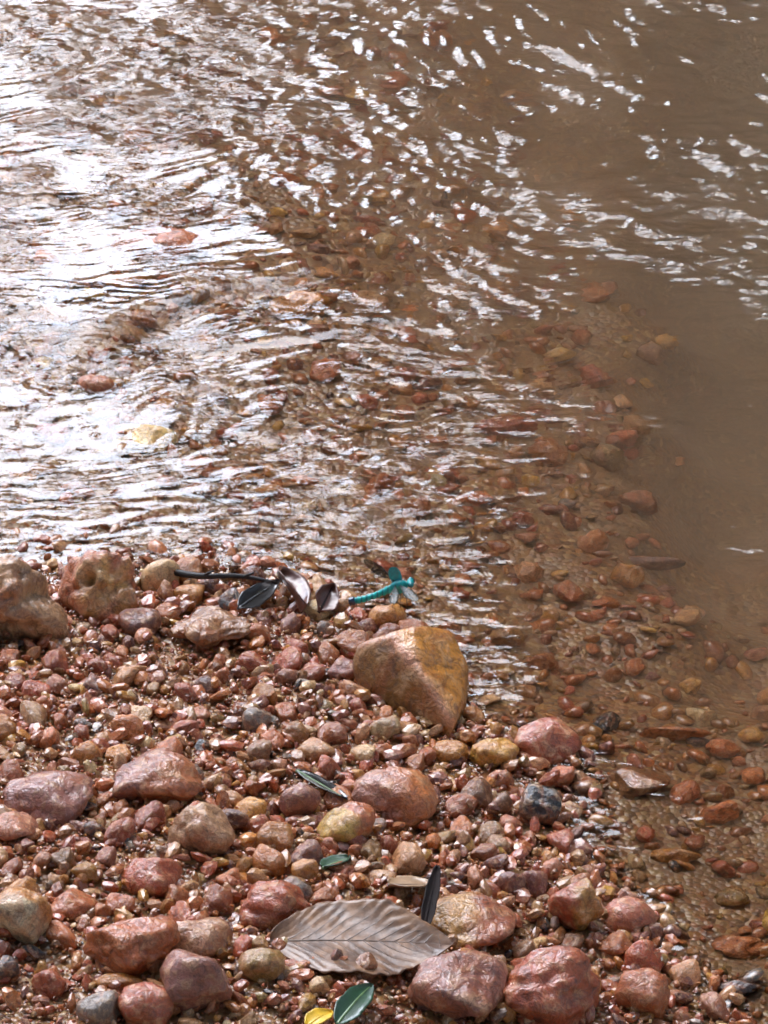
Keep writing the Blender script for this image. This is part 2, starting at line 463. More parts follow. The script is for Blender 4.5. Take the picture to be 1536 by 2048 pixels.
# ------------------------------------------------------------------ the wood round the stream (mirrored in the water)
def woodland():
    r = np.random.default_rng(11)
    V, C = [], []
    n = 0
    pts = []
    while len(pts) < 46000:
        az = r.uniform(-math.pi, math.pi) if len(pts) < 32000 else r.uniform(R(-16), R(50))
        el = math.asin(r.uniform(0.02, 1.0 if len(pts) < 32000 else .85))
        a, e = math.degrees(az), math.degrees(el)
        wob = 5 * math.sin(a * .21 + 1) + 4 * math.sin(a * .53) + 3 * math.sin(a * 1.3 + 2)
        treeline = np.interp(a, [-180, -80, -60, -30, -7, -4, -2, 0, 3, 8, 30, 60, 180], [80, 80, 26, 17, 18, 20, 27, 38, 43, 49, 62, 75, 80]) + wob * (.35 if -12 < a < 10 else 1)
        roof = 70 + .7 * wob
        dens = 1.0 if (e < treeline or e > roof) else ((.04 if -60 < a < 12 else .16) if len(pts) < 32000 else 0)
        if -16 < a < 1 and 35.5 + .4 * wob < e < 45 + .5 * wob: dens = .36      # unseen bough, added to darken reflections in the left-hand water
        if r.uniform() > dens: continue
        rad = r.uniform(5.0, 8.5)
        pts.append((rad * math.cos(el) * math.sin(az), .2 + rad * math.cos(el) * math.cos(az), .15 + rad * math.sin(el)))
    P = np.array(pts)
    k = len(P)
    L = r.uniform(.10, .26, k); W = L * r.uniform(.4, .6, k)
    d1 = r.normal(size=(k, 3)); d1 /= np.linalg.norm(d1, axis=1)[:, None]
    d2 = np.cross(d1, r.normal(size=(k, 3))); d2 /= np.linalg.norm(d2, axis=1)[:, None]
    q = np.stack([P - d1 * L[:, None] , P + d2 * W[:, None], P + d1 * L[:, None], P - d2 * W[:, None]], 1).reshape(-1, 3)
    Fq = np.arange(4 * k).reshape(-1, 4)
    tv, tf = [q], [Fq]; base = len(q)
    for _ in range(16):                    # trunks on both banks
        a = r.uniform(R(15), R(345)) if _ > 5 else r.uniform(R(12), R(60))
        d = r.uniform(6.2, 8.4)
        x, y = d * math.sin(a), .2 + d * math.cos(a)
        h = r.uniform(5, 7)
        b0 = gz(x, y) - .1
        lean = r.normal(size=2) * .35
        tp = [(x + lean[0] * s, y + lean[1] * s, b0 + h * s) for s in np.linspace(0, 1, 6)]
        v, f = tube(tp, [.16 * (1 - .7 * s) for s in np.linspace(0, 1, 6)], 8, False)
        v = np.array([tuple(p) for p in v]); tv.append(v); tf.append(np.array(f) + base); base += len(v)
    leaf = N('foliage')
    ge = leaf('NewGeometry')
    noi = leaf('TexNoise', Vector=ge.outputs['Position'], Scale=1.4, Detail=3.0)
    c = leaf.ramp(noi.outputs[0], [(.3, (.025, .05, .015, 1)), (.7, (.07, .10, .03, 1))])
    b = leaf('BsdfPrincipled', Base_Color=c, Roughness=.5)
    leaf.link(b.outputs[0], leaf.out.inputs['Surface'])
    o = mesh_obj('woodland', np.concatenate(tv), np.concatenate(tf), leaf.m, smooth_shade=False)
    tag(o, 'dark leafy wood overhanging the stream, seen mirrored in the water', 'woodland', kind='stuff')
woodland()

# ------------------------------------------------------------------ stones
def ico(sub):
    bm = bmesh.new(); bmesh.ops.create_icosphere(bm, subdivisions=sub, radius=1.0)
    V = np.array([v.co[:] for v in bm.verts]); F = np.array([[v.index for v in f.verts] for f in bm.faces]); bm.free()
    return V / np.linalg.norm(V, axis=1)[:, None], F
ICO = {s: ico(s) for s in (2, 3, 4, 5)}
def rock_shape(sub, seed, planes=8, sharp=18.0, rough=.04, knobs=0.0, chip=1.0):
    r = np.random.default_rng(seed)
    D, F = ICO[sub]
    acc = np.zeros(len(D))
    nrm = r.normal(size=(planes, 3)); nrm /= np.linalg.norm(nrm, axis=1)[:, None]
    for i in range(planes):
        h = r.uniform(.72, 1.0)
        c = np.maximum(D @ nrm[i], 1e-3)
        acc += (c / h) ** sharp
    acc += (1 / 1.25) ** sharp
    rad = acc ** (-1 / sharp)
    for o in range(3):
        fr = 2.2 * 2 ** o
        for _ in range(4):
            k = r.normal(size=3) * fr
            rad += rough * .5 / (o + 1) * np.sin(D @ k + r.uniform(0, 6.28)) * (1 + 1.5 * knobs / (o + 1))
    for o in range(3):                             # chipped ledges and ridges
        k = r.normal(size=3) * (1.7, 3.4, 6.5)[o]
        q = np.sin(D @ k + r.uniform(0, 6.28) + .8 * np.sin(D @ (r.normal(size=3) * 3)))
        rad += chip * (.16, .09, .05)[o] * (np.abs(q) ** .7 - .6)
    V = D * rad[:, None]
    lo, hi = V.min(0), V.max(0)
    V = (V - (lo + hi) / 2) / ((hi - lo) / 2)      # fills -1..1 on each axis
    return V, F
def rock_mesh(name, sub, seed, **kw):
    V, F = rock_shape(sub, seed, **kw)
    me = fast_mesh(name, V, F); me.materials.append(M_STONE)
    return me

PAL = {
 'red': (.41, .098, .042), 'rust': (.45, .135, .042), 'orange': (.54, .195, .06), 'ochre': (.52, .245, .052), 'yellow': (.62, .36, .07),
 'tan': (.50, .29, .135), 'cream': (.72, .53, .30), 'pink': (.54, .235, .15), 'mauve': (.30, .13, .11), 'plum': (.18, .065, .05),
 'brown': (.28, .13, .052), 'grey': (.22, .19, .175), 'black': (.022, .022, .026), 'olive': (.33, .22, .07),
}
def solve_stone(px, py, w, h, ratio=.85, sink=.25):
    """centre and half sizes of a stone that shows w x h photograph pixels about (px, py)"""
    p = at(px, py, 0.0)
    for _ in range(5):
        s = mpp(p)
        el = math.asin(min(1, (CAM.z - p.z) / (CAM - p).length))
        a = w * s / 2; Hh = h * s / 2
        b = a * ratio
        c2 = Hh * Hh - (b * math.sin(el)) ** 2
        c = math.sqrt(c2) / math.cos(el) if c2 > 0 else 0
        if c < .42 * a:
            c = .42 * a
            b = math.sqrt(max((Hh ** 2 - (c * math.cos(el)) ** 2), (.3 * Hh) ** 2)) / math.sin(el)
        c = min(c, 1.05 * a)
        zg = gz(p.x, p.y)
        p = at(px, py, zg + c * (1 - 2 * sink))
    return p, (a, b, c)
HERO_DISC = []
def hero(name, label, cat, px, py, w, h, colour, seed, sub=3, group=None, ratio=.85, sink=.22, spin=0., tilt=(0, 0), two=None, **kw):
    p, (a, b, c) = solve_stone(px, py, w, h, ratio, sink)
    V, F = rock_shape(sub, seed, **kw)
    # turn the rough shape first, then fit it back to its measured size
    M = np.array(Euler((R(tilt[0]), R(tilt[1]), R(spin))).to_matrix())
    V = V @ M.T
    lo, hi = V.min(0), V.max(0); V = (V - (lo + hi) / 2) / ((hi - lo) / 2)
    mx = max(a, b, c)
    V = V * (np.array([a, b, c]) / mx)
    cc = np.array(PAL[colour] if isinstance(colour, str) else colour)
    cc = cc * np.array([1.10, .91, .72])
    C = np.tile(cc, (len(V), 1))
    if two:                                 # a second colour on one side: (colour, direction)
        c2 = np.array(PAL[two[0]] if isinstance(two[0], str) else two[0]); d = np.array(two[1], float); d /= np.linalg.norm(d)
        w2 = smooth(-.12, .22, (V / np.linalg.norm(V, axis=1)[:, None]) @ d + .12 * np.sin(V @ np.array([5., 7., 4.])))[:, None]
        C = C * (1 - w2) + c2 * w2
    me = fast_mesh(name, V, F, colors=np.c_[C, np.ones(len(C))]); me.materials.append(M_HERO)
    o = link(bpy.data.objects.new(name, me))
    o.location = p; o.scale = (mx,) * 3
    tag(o, label, cat, group)
    HERO_DISC.append((p.x, p.y, max(a, b)))
    return o

# --- the stones one can name, read off the photograph
G1, G2 = 'stones on the gravel bank', 'stones in the shallow water'
HEROES = [
 # name, label, px, py, w, h, colour, seed, options
 ('slab', 'large tan wet slab cut off by the left edge at the waterline', 40, 1205, 190, 215, (.42, .26, .15), 101, dict(sub=5, knobs=1.0, rough=.09, spin=20)),
 ('stone', 'small cream angular stone right beside the hollowed knobbly rock', 320, 1155, 76, 92, 'cream', 103, dict(planes=7, sharp=14)),
 ('stone', 'short ochre bar of stone sloping down from the cream angular stone', 378, 1190, 60, 44, 'ochre', 104, dict(planes=8)),
 ('stone', 'dark plum stone tucked under the hollowed knobbly rock', 280, 1250, 84, 70, 'plum', 105, dict()),
 ('stone', 'rough grey brown lump left of the curled dead leaf', 420, 1258, 160, 96, 'brown', 106, dict(sub=5, knobs=1.6, rough=.11, sharp=8)),
 ('stone', 'tan upright pebble left of the damselfly tail', 688, 1212, 46, 66, 'tan', 107, dict()),
 ('stone', 'ochre stone beneath the damselfly', 775, 1236, 74, 62, 'ochre', 108, dict(sink=.25)),
 ('stone', 'flat ochre stone at the waterline below the big wedge stone', 900, 1506, 72, 50, 'ochre', 109, dict()),
 ('stone', 'bright yellow rounded stone just right of the flat ochre one', 988, 1502, 96, 66, 'yellow', 110, dict(sub=4, sharp=6)),
 ('stone', 'flat red stone ringed by a shining film of water', 1095, 1486, 130, 88, 'red', 111, dict()),
 ('stone', 'glossy black stone with a flat faceted top at the waterline', 1080, 1618, 84, 90, 'black', 112, dict(planes=8, sharp=16, rough=.01)),
 ('stone', 'square tan stone in mid bank below left of the wedge stone', 632, 1500, 76, 52, 'tan', 113, dict(planes=7, sharp=14)),
 ('stone', 'pinkish brown wedge stone with a dark underside in mid bank', 790, 1598, 165, 118, 'orange', 114, dict(sub=4, planes=8, sharp=14, spin=30, two=('pink', (-1, -.1, .3)))),
 ('stone', 'round mauve stone left of the yellow and red one', 600, 1606, 82, 96, 'mauve', 115, dict(sharp=6)),
 ('stone', 'blocky red stone with a yellow left facet in mid bank', 692, 1655, 112, 90, 'rust', 116, dict(sub=4, planes=9, two=('yellow', (-1, -.5, .3)))),
 ('stone', 'small dark grey glinting stone left of the wedge stone', 512, 1446, 60, 64, 'grey', 117, dict(planes=9, sharp=14)),
 ('stone', 'large mauve stone with a reddish right side', 318, 1556, 172, 112, 'mauve', 118, dict(sub=4, two=('rust', (1, -.6, -.3)))),
 ('stone', 'mauve grey faceted stone near the left edge', 96, 1598, 172, 108, 'mauve', 119, dict(sub=4, planes=8, sharp=14)),
 ('stone', 'pink stone at the left edge under the mauve grey one', 28, 1660, 90, 68, 'pink', 120, dict()),
 ('stone', 'pale pinkish tan stone in the left of the bank', 402, 1668, 128, 110, (.42, .26, .16), 121, dict(sub=4)),
 ('stone', 'small blue black stone below the mauve pair', 190, 1662, 46, 42, 'black', 122, dict(planes=8)),
 ('stone', 'brick red stone under the pale pinkish tan one', 302, 1752, 118, 84, 'red', 123, dict()),
 ('stone', 'rust and ochre stone left of the brick red one', 142, 1812, 98, 66, 'rust', 124, dict()),
 ('stone', 'ochre stone with a cream lower face at the left edge', 40, 1838, 122, 122, 'ochre', 125, dict(sub=4, two=('cream', (0, -1, -.1)))),
 ('stone', 'large red brown stone in the lower left', 262, 1894, 186, 132, 'rust', 126, dict(sub=4)),
 ('stone', 'tan and red stone above the big streaked mauve one', 400, 1880, 122, 84, (.40, .21, .12), 127, dict()),
 ('stone', 'big streaked mauve stone at the lower left', 392, 1966, 138, 138, 'mauve', 128, dict(sub=4)),
 ('stone', 'flat ochre sliver beneath the large red brown stone', 238, 1968, 98, 38, 'ochre', 129, dict()),
 ('stone', 'red pointed stone on the bottom edge left of the streaked mauve one', 292, 2016, 108, 84, 'red', 130, dict(planes=7, sharp=14)),
 ('stone', 'grey brown stone on the bottom edge left of the red pointed one', 198, 2018, 88, 72, 'grey', 131, dict()),
 ('stone', 'dark slate stone on the left edge near the bottom', 10, 1942, 58, 84, (.06, .055, .065), 132, dict()),
 ('stone', 'small red stone between the slate stone and the ochre sliver', 98, 1968, 66, 58, 'red', 133, dict()),
 ('stone', 'rosy red stone touching the tip of the big brown leaf', 548, 1812, 142, 104, 'red', 134, dict(sub=4, planes=9, sharp=12)),
 ('stone', 'little ochre stone above the rosy red one', 612, 1746, 58, 52, 'ochre', 135, dict()),
 ('stone', 'olive grey oblong stone behind the rosy red one', 590, 1778, 72, 54, 'grey', 136, dict()),
 ('stone', 'small tan stone above the big brown leaf', 765, 1760, 62, 40, 'tan', 137, dict()),
 ('stone', 'smooth ochre and red stone right of the big brown leaf', 938, 1850, 182, 110, (.34, .11, .055), 138, dict(sub=4, sharp=7, two=('ochre', (-1, 0, .5)))),
 ('stone', 'large mauve red stone below the big brown leaf', 915, 1988, 192, 136, (.28, .12, .10), 139, dict(sub=4, knobs=.5)),
 ('stone', 'large smooth brick red stone on the bottom edge', 1100, 1984, 190, 156, 'red', 140, dict(sub=4, sharp=7)),
 ('stone', 'narrow ochre stone wedged between two large red ones at the bottom', 1010, 2022, 52, 62, 'ochre', 141, dict()),
 ('stone', 'olive ochre stone left of the big brown leaf', 522, 1928, 92, 74, 'olive', 142, dict()),
 ('stone', 'cream upright pebble under the big brown leaf', 638, 1974, 42, 48, 'cream', 143, dict()),
 ('stone', 'conical red stone with an ochre right flank', 1152, 1812, 108, 140, 'red', 144, dict(sub=4, planes=7, sharp=14, sink=.12, two=('ochre', (1, -.1, 0)))),
 ('stone', 'glossy salmon pink pebble right of the conical stone', 1260, 1832, 102, 74, (.48, .16, .09), 145, dict(sharp=6)),
 ('stone', 'small brown stone left of the conical one', 1024, 1772, 56, 70, 'plum', 146, dict()),
 ('stone', 'red stone with white glints at the lower right waterline', 1285, 1992, 108, 98, 'rust', 148, dict()),
 ('stone', 'dark wet stone in the water at the lower right corner', 1476, 1978, 90, 40, (.07, .04, .035), 149, dict()),
 ('stone', 'ochre leaf shaped stone under the water right of centre bottom', 1352, 1722, 98, 42, 'ochre', 150, dict()),
 ('stone', 'flat orange stone under the water at the right edge', 1478, 1902, 108, 54, 'orange', 151, dict()),
 ('stone', 'little red stone breaking the water near the right edge', 1446, 1752, 46, 50, 'red', 152, dict()),
 ('stone', 'yellow stone under the water at the right edge', 1502, 1508, 54, 42, 'yellow', 153, dict()),
 ('stone', 'olive round stone under the water near the right edge', 1462, 1806, 66, 46, 'olive', 154, dict()),
 ('stone', 'brown stone under the water right of the flat red waterline stone', 1278, 1572, 122, 70, 'brown', 155, dict()),
 ('stone', 'long flat orange brown stone under the water', 1350, 1490, 142, 50, 'orange', 156, dict()),
 ('stone', 'ochre stone in the rapids near the upper left', 240, 582, 112, 52, 'ochre', 157, dict(sink=.25)),
 ('stone', 'ochre stone below the bright tongue of water', 600, 622, 122, 76, 'ochre', 158, dict(sub=4, sink=.22)),
 ('stone', 'rusty shelf of stone under the upper left rapids', 320, 505, 190, 90, 'rust', 159, dict(sub=4)),
 ('stone', 'brown stone in the rapids at the left', 112, 652, 110, 60, 'brown', 160, dict(sink=.3)),
 ('stone', 'red and ochre stone standing out of the rapids', 196, 784, 84, 78, 'rust', 161, dict(sink=.42)),
 ('stone', 'pale yellow stone lying in the shallow rapids', 290, 880, 126, 70, (.80, .64, .24), 162, dict(sub=4, sink=.2)),
 ('stone', 'crimson stone left of the pale yellow one', 104, 872, 76, 42, (.36, .06, .05), 163, dict(sink=.3)),
 ('stone', 'orange stone right of the pale yellow one', 394, 936, 62, 36, 'orange', 164, dict(sink=.1)),
 ('stone', 'ochre stone on the left edge in the rapids', 4, 692, 40, 62, 'ochre', 165, dict(sink=.25)),
 ('stone', 'dark mauve stone lying under the murky water on the right', 1300, 1202, 130, 48, 'plum', 166, dict(sink=.3, ratio=.5)),
 ('stone', 'reddish stone under the ripples in mid stream', 1010, 890, 120, 50, 'red', 167, dict()),
]
for i, (nm, lab, px, py, w, h, c, seed, kw) in enumerate(HEROES):
    hero(nm, lab, 'stone', px, py, w * 1.06, h * 1.08, c, seed, group=G1 if py > 1180 and px < 1330 else G2, **kw)

# --- the big wedge stone: outline and ridge modelled by hand
def wedge_stone():
    g0 = at(815, 1380, .012)
    s = mpp(g0)
    zb = -.012
    def q(px, py, z): return at(px, py, z)
    # corner points: (photograph place, height above the water)
    pts = dict(tl=q(708, 1284, .034), ridge0=q(775, 1268, .044), top=q(835, 1250, .046), tr=q(905, 1262, .034),
               r=q(940, 1330, .020), rb=q(936, 1392, .009), b=q(893, 1502, -.006), ridge1=q(908, 1452, .012),
               ridgem=q(840, 1340, .036), l=q(703, 1335, .020), l2=q(722, 1392, .004), lb=q(842, 1462, -.004))
    back = [q(745, 1282, .02), q(895, 1268, .01)]
    low = [Vector((p.x, p.y + .012, zb)) for p in (pts['l2'], pts['lb'], pts['b'], pts['rb'], pts['tr'], pts['tl'])]
    bm = bmesh.new()
    for p in list(pts.values()) + back + low: bm.verts.new(p - g0)
    bmesh.ops.convex_hull(bm, input=bm.verts)
    bmesh.ops.delete(bm, geom=[v for v in bm.verts if not v.link_faces], context='VERTS')
    me = bpy.data.meshes.new('tmp'); bm.to_mesh(me); bm.free()
    # fine, slightly rounded and pitted version of that hull
    nrm = np.array([p.normal[:] for p in me.polygons]); cen = np.array([p.center[:] for p in me.polygons])
    c0 = np.array([v.co[:] for v in me.vertices]).mean(0)
    D, F = ICO[5]
    hh = np.einsum('ij,ij->i', nrm, cen - c0)
    keep = hh > 1e-4; nrm, hh = nrm[keep], hh[keep]
    acc = np.zeros(len(D))
    for nn, h in zip(nrm, hh): acc = np.maximum(acc, np.maximum(D @ nn, 1e-4) / h)
    acc2 = np.zeros(len(D))
    for nn, h in zip(nrm, hh): acc2 += (np.maximum(D @ nn, 1e-4) / h / acc) ** 34
    rad = 1 / (acc * acc2 ** (1 / 34))
    r = np.random.default_rng(3)
    for o in range(5):
        for _ in range(5):
            k = r.normal(size=3) * 3 * 1.9 ** o
            rad *= 1 + .008 / (1 + .7 * o) * np.sin(D @ k + r.uniform(0, 6.28))
    V = D * rad[:, None]
    mx = np.abs(V).max()
    bpy.data.meshes.remove(me)
    # ochre right face, darker mottled left face with some shade painted in, pink seam along the ridge
    W = V + c0 + np.array(g0)
    rp = [np.array(pts[k]) for k in ('tl', 'ridge0', 'ridgem', 'ridge1')]
    dd = np.full(len(W), 9.)
    for a_, b_ in zip(rp[:-1], rp[1:]):
        ab = b_ - a_; t = np.clip((W - a_) @ ab / (ab @ ab), 0, 1)
        dd = np.minimum(dd, np.linalg.norm(W - a_ - t[:, None] * ab, axis=1))
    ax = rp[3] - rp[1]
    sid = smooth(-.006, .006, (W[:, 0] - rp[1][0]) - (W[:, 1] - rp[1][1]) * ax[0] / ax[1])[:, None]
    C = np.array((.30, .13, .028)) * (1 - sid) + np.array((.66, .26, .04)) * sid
    pk = np.exp(-(dd / .0045) ** 2)[:, None] * .9
    C = C * (1 - pk) + np.array((.78, .36, .21)) * pk
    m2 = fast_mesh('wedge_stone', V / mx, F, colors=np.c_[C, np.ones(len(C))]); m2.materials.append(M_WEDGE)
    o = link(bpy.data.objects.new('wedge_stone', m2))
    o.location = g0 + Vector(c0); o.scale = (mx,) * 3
    tag(o, 'big wedge shaped ochre stone with a pink ridge standing at the waterline', 'stone', G1)
    HERO_DISC.append((o.location.x, o.location.y, .04))
wedge_stone()

# --- the knobbly rock with a hollow
def hollow_rock():
    p, (a, b, c) = solve_stone(196, 1178, 168, 156, .8, .18)
    V, F = rock_shape(5, 102, planes=9, sharp=7, rough=.07, knobs=.4)
    D = V / np.linalg.norm(V, axis=1)[:, None]
    v = (CAM - p).normalized()
    right = Vector((1, 0, 0)); upv = v.cross(right)
    hd = np.array((v + right * -.42 + upv * .42).normalized())
    ang = np.arccos(np.clip(D @ hd, -1, 1))
    V = V * (1 - .60 * np.exp(-(ang / .30) ** 6) + .07 * np.exp(-((ang - .42) / .12) ** 2))[:, None]
    mx = max(a, b, c)
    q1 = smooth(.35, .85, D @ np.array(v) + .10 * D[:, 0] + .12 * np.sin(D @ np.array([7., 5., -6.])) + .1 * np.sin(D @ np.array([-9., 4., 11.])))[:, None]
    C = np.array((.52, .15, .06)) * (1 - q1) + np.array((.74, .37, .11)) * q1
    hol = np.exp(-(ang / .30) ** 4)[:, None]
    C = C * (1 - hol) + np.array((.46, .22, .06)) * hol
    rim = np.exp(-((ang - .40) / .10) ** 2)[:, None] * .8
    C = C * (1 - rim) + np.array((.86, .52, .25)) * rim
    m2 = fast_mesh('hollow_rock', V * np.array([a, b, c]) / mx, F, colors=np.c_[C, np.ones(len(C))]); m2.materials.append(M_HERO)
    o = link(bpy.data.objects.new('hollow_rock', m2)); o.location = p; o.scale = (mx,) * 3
    tag(o, 'knobbly ochre and red rock with a round hollow at the waterline', 'stone', G1)
    HERO_DISC.append((p.x, p.y, max(a, b)))
hollow_rock()

# ------------------------------------------------------------------ countable pebbles (parts of the bank and bed), then the uncountable grit
KEYS = ['red', 'rust', 'orange', 'ochre', 'yellow', 'tan', 'cream', 'pink', 'mauve', 'plum', 'brown', 'grey', 'black', 'olive']
PROB = np.array([.18, .16, .12, .085, .02, .13, .05, .10, .07, .04, .06, .025, .014, .025]); PROB /= PROB.sum()
PROB_BED = np.array([.10, .14, .18, .20, .08, .12, .04, .04, .02, .02, .04, .01, .005, .05]); PROB_BED /= PROB_BED.sum()
def pick(r, n, prob=None):
    k = r.choice(len(KEYS), n, p=PROB if prob is None else prob)
    C = np.array([PAL[KEYS[i]] for i in k]) * r.uniform(.6, 1.2, (n, 1)) * r.uniform(.93, 1.07, (n, 3)) * np.array([1.10, .91, .72])
    return C
PROTO = [rock_mesh('pebble', 3, 500 + i, planes=int(6 + i % 6), sharp=14 + (i % 5) * 4, rough=.035) for i in range(24)]
for q_ in ((600, 1885), (680, 1895), (760, 1895), (840, 1890), (900, 1885)):
    p_ = at(*q_, .03); HERO_DISC.append((p_.x, p_.y, .020))
taken = [tuple(x) for x in HERO_DISC]
def in_frame(x, y, margin=30):
    d = Vector((x, y, 0)) - CAM
    dep = d.dot(FWD); u = d.x / dep / HALF_W; v = d.dot(UP) / dep / HALF_H
    px, py = (u + 1) / 2 * PW, (1 - v) / 2 * PH
    return -margin < px < PW + margin and -margin < py < PH + margin, px, py
def scatter(n, accept, rad_range, seed, parent, name, crowd=.72):
    r = np.random.default_rng(seed)
    made = 0; tries = 0
    while made < n and tries < 40000:
        tries += 1
        x, y = r.uniform(-.42, .42), r.uniform(-.56, .80)
        inside, px, py = in_frame(x, y)
        if not inside: continue
        z = gz(x, y)
        if not accept(px, py, z): continue
        f = made / n
        rad = rad_range[1] * (1 - f) ** 1.6 + rad_range[0] * (1 - (1 - f) ** 1.6)
        rad *= r.uniform(.9, 1.1)
        if name == 'bed_stone': rad = min(rad, max(.0038, -z * .8))
        if any((x - a) ** 2 + (y - b) ** 2 < (crowd * (c + rad)) ** 2 for a, b, c in taken): continue
        taken.append((x, y, rad))
        sc = np.array([1, r.uniform(.65, .95), r.uniform(.5, .8)]) * rad
        o = bpy.data.objects.new(name, PROTO[r.integers(len(PROTO))])
        col.objects.link(o); o.parent = parent
        o.location = (x, y, z + sc[2] * r.uniform(.3, .75))
        o.rotation_euler = (r.normal() * .6, r.normal() * .6, r.uniform(0, 6.28))
        o.scale = sc
        o.color = (*np.clip(pick(r, 1, PROB_BED if name == 'bed_stone' else None)[0] * (1.25 if name == 'bed_stone' else 1.0), 0, .85), 1)
        made += 1
    return made
n1 = scatter(290, lambda px, py, z: z > -.003 and py > 1150, (.0050, .0125), 1, bed, 'pebble')
n2 = scatter(290, lambda px, py, z: z <= -.003 and (z > -.10), (.0045, .015), 2, bed, 'bed_stone', .8)
print('pebbles', n1, n2)

def grit(name, n, accept, lo, hi, seed, label, lift, sub=2, round_=False):
    r = np.random.default_rng(seed)
    protos = [rock_shape(sub, 900 + i, planes=6 + i % 4, sharp=24, rough=.05) for i in range(24)]
    Xc = r.uniform(-.62, .62, n * 14); Yc = r.uniform(-.60, .92, n * 14)
    Zc = ground(Xc, Yc)
    ok = accept(Xc, Yc, Zc, r)
    Xc, Yc, Zc = Xc[ok][:n], Yc[ok][:n], Zc[ok][:n]
    n = len(Xc)
    rad = lo * (hi / lo) ** (r.uniform(0, 1, n) ** 1.5)
    sc = np.stack([rad * r.uniform(.9, 1.4, n), rad * r.uniform(.55, .95, n), rad * r.uniform(.4, .8, n)], 1)
    C = pick(r, n, PROB_BED if name == 'bed_gravel' else None)
    which = r.integers(len(protos), size=n)
    Vs, Fs, Cs = [], [], []
    base = 0
    for k in range(n):
        V, F = protos[which[k]]
        M = np.array(Euler((r.normal() * .5, r.normal() * .5, r.uniform(0, 6.28))).to_matrix())
        Vk = (V * sc[k]) @ M.T + (Xc[k], Yc[k], Zc[k] + rad[k] * r.uniform(lift[0], lift[1]))
        Vs.append(Vk); Fs.append(F + base); base += len(V)
        Cs.append(np.broadcast_to(np.append(C[k], 1), (len(V), 4)))
    o = mesh_obj(name, np.concatenate(Vs), np.concatenate(Fs), M_GRAVEL, smooth_shade=round_, colors=np.concatenate(Cs))
    tag(o, label, 'gravel', kind='stuff')
    return n
def frame_mask(X_, Y_, r, keep_out):
    dep = (Y_ - CAM.y) * FWD.y + (0 - CAM.z) * FWD.z
    u = X_ / dep / HALF_W
    inside = (np.abs(u) < 1.12)
    return inside | (r.uniform(0, 1, len(X_)) < keep_out)
ICO[1] = ico(1)
grit('gravel', 13000, lambda x, y, z, r: (z > -.006) & (y < .25) & frame_mask(x, y, r, .4), .0011, .0062, 31,
     'small wet red and ochre gravel of the bank', (.2, 1.1), 2)
grit('grit', 15000, lambda x, y, z, r: (z > -.003) & (y < .22) & frame_mask(x, y, r, .3), .0006, .0015, 33,
     'coarse wet sand and grit between the pebbles', (1.0, 4.5), 1)
grit('bed_gravel', 3600, lambda x, y, z, r: (z <= -.004) & (z > -.07) & frame_mask(x, y, r, .25), .0022, .0085, 32,
     'small red and ochre gravel under the shallow water', (.0, .5), 2, True)

# ------------------------------------------------------------------ leaves and scraps
def leaf_material(name, c, c2, coat=.8, rough=.45):
    n = N(name)
    V = n('TexCoord').outputs['Object']
    a = n('TexNoise', Vector=V, Scale=60.0, Detail=5.0, Roughness=.65)
    b2 = n('TexNoise', Vector=V, Scale=260.0, Detail=3.0)
    cc = n.mix(n.ramp(a.outputs[0], [(.38, g(0)), (.62, g(1))]), (*c, 1), (*c2, 1))
    cc = n.mix(.5, cc, n.ramp(b2.outputs[0], [(.35, g(.55)), (.65, g(1))]), 'MULTIPLY')
    bp = n('Bump', Strength=.35, Distance=.0006, Height=b2.outputs[0])
    p = n('BsdfPrincipled', Base_Color=cc, Roughness=rough, Normal=bp.outputs[0])
    p.inputs['Coat Weight'].default_value = coat
    p.inputs['Coat Roughness'].default_value = .12
    n.link(bp.outputs[0], p.inputs['Coat Normal'])
    n.link(p.outputs[0], n.out.inputs['Surface'])
    return n.m
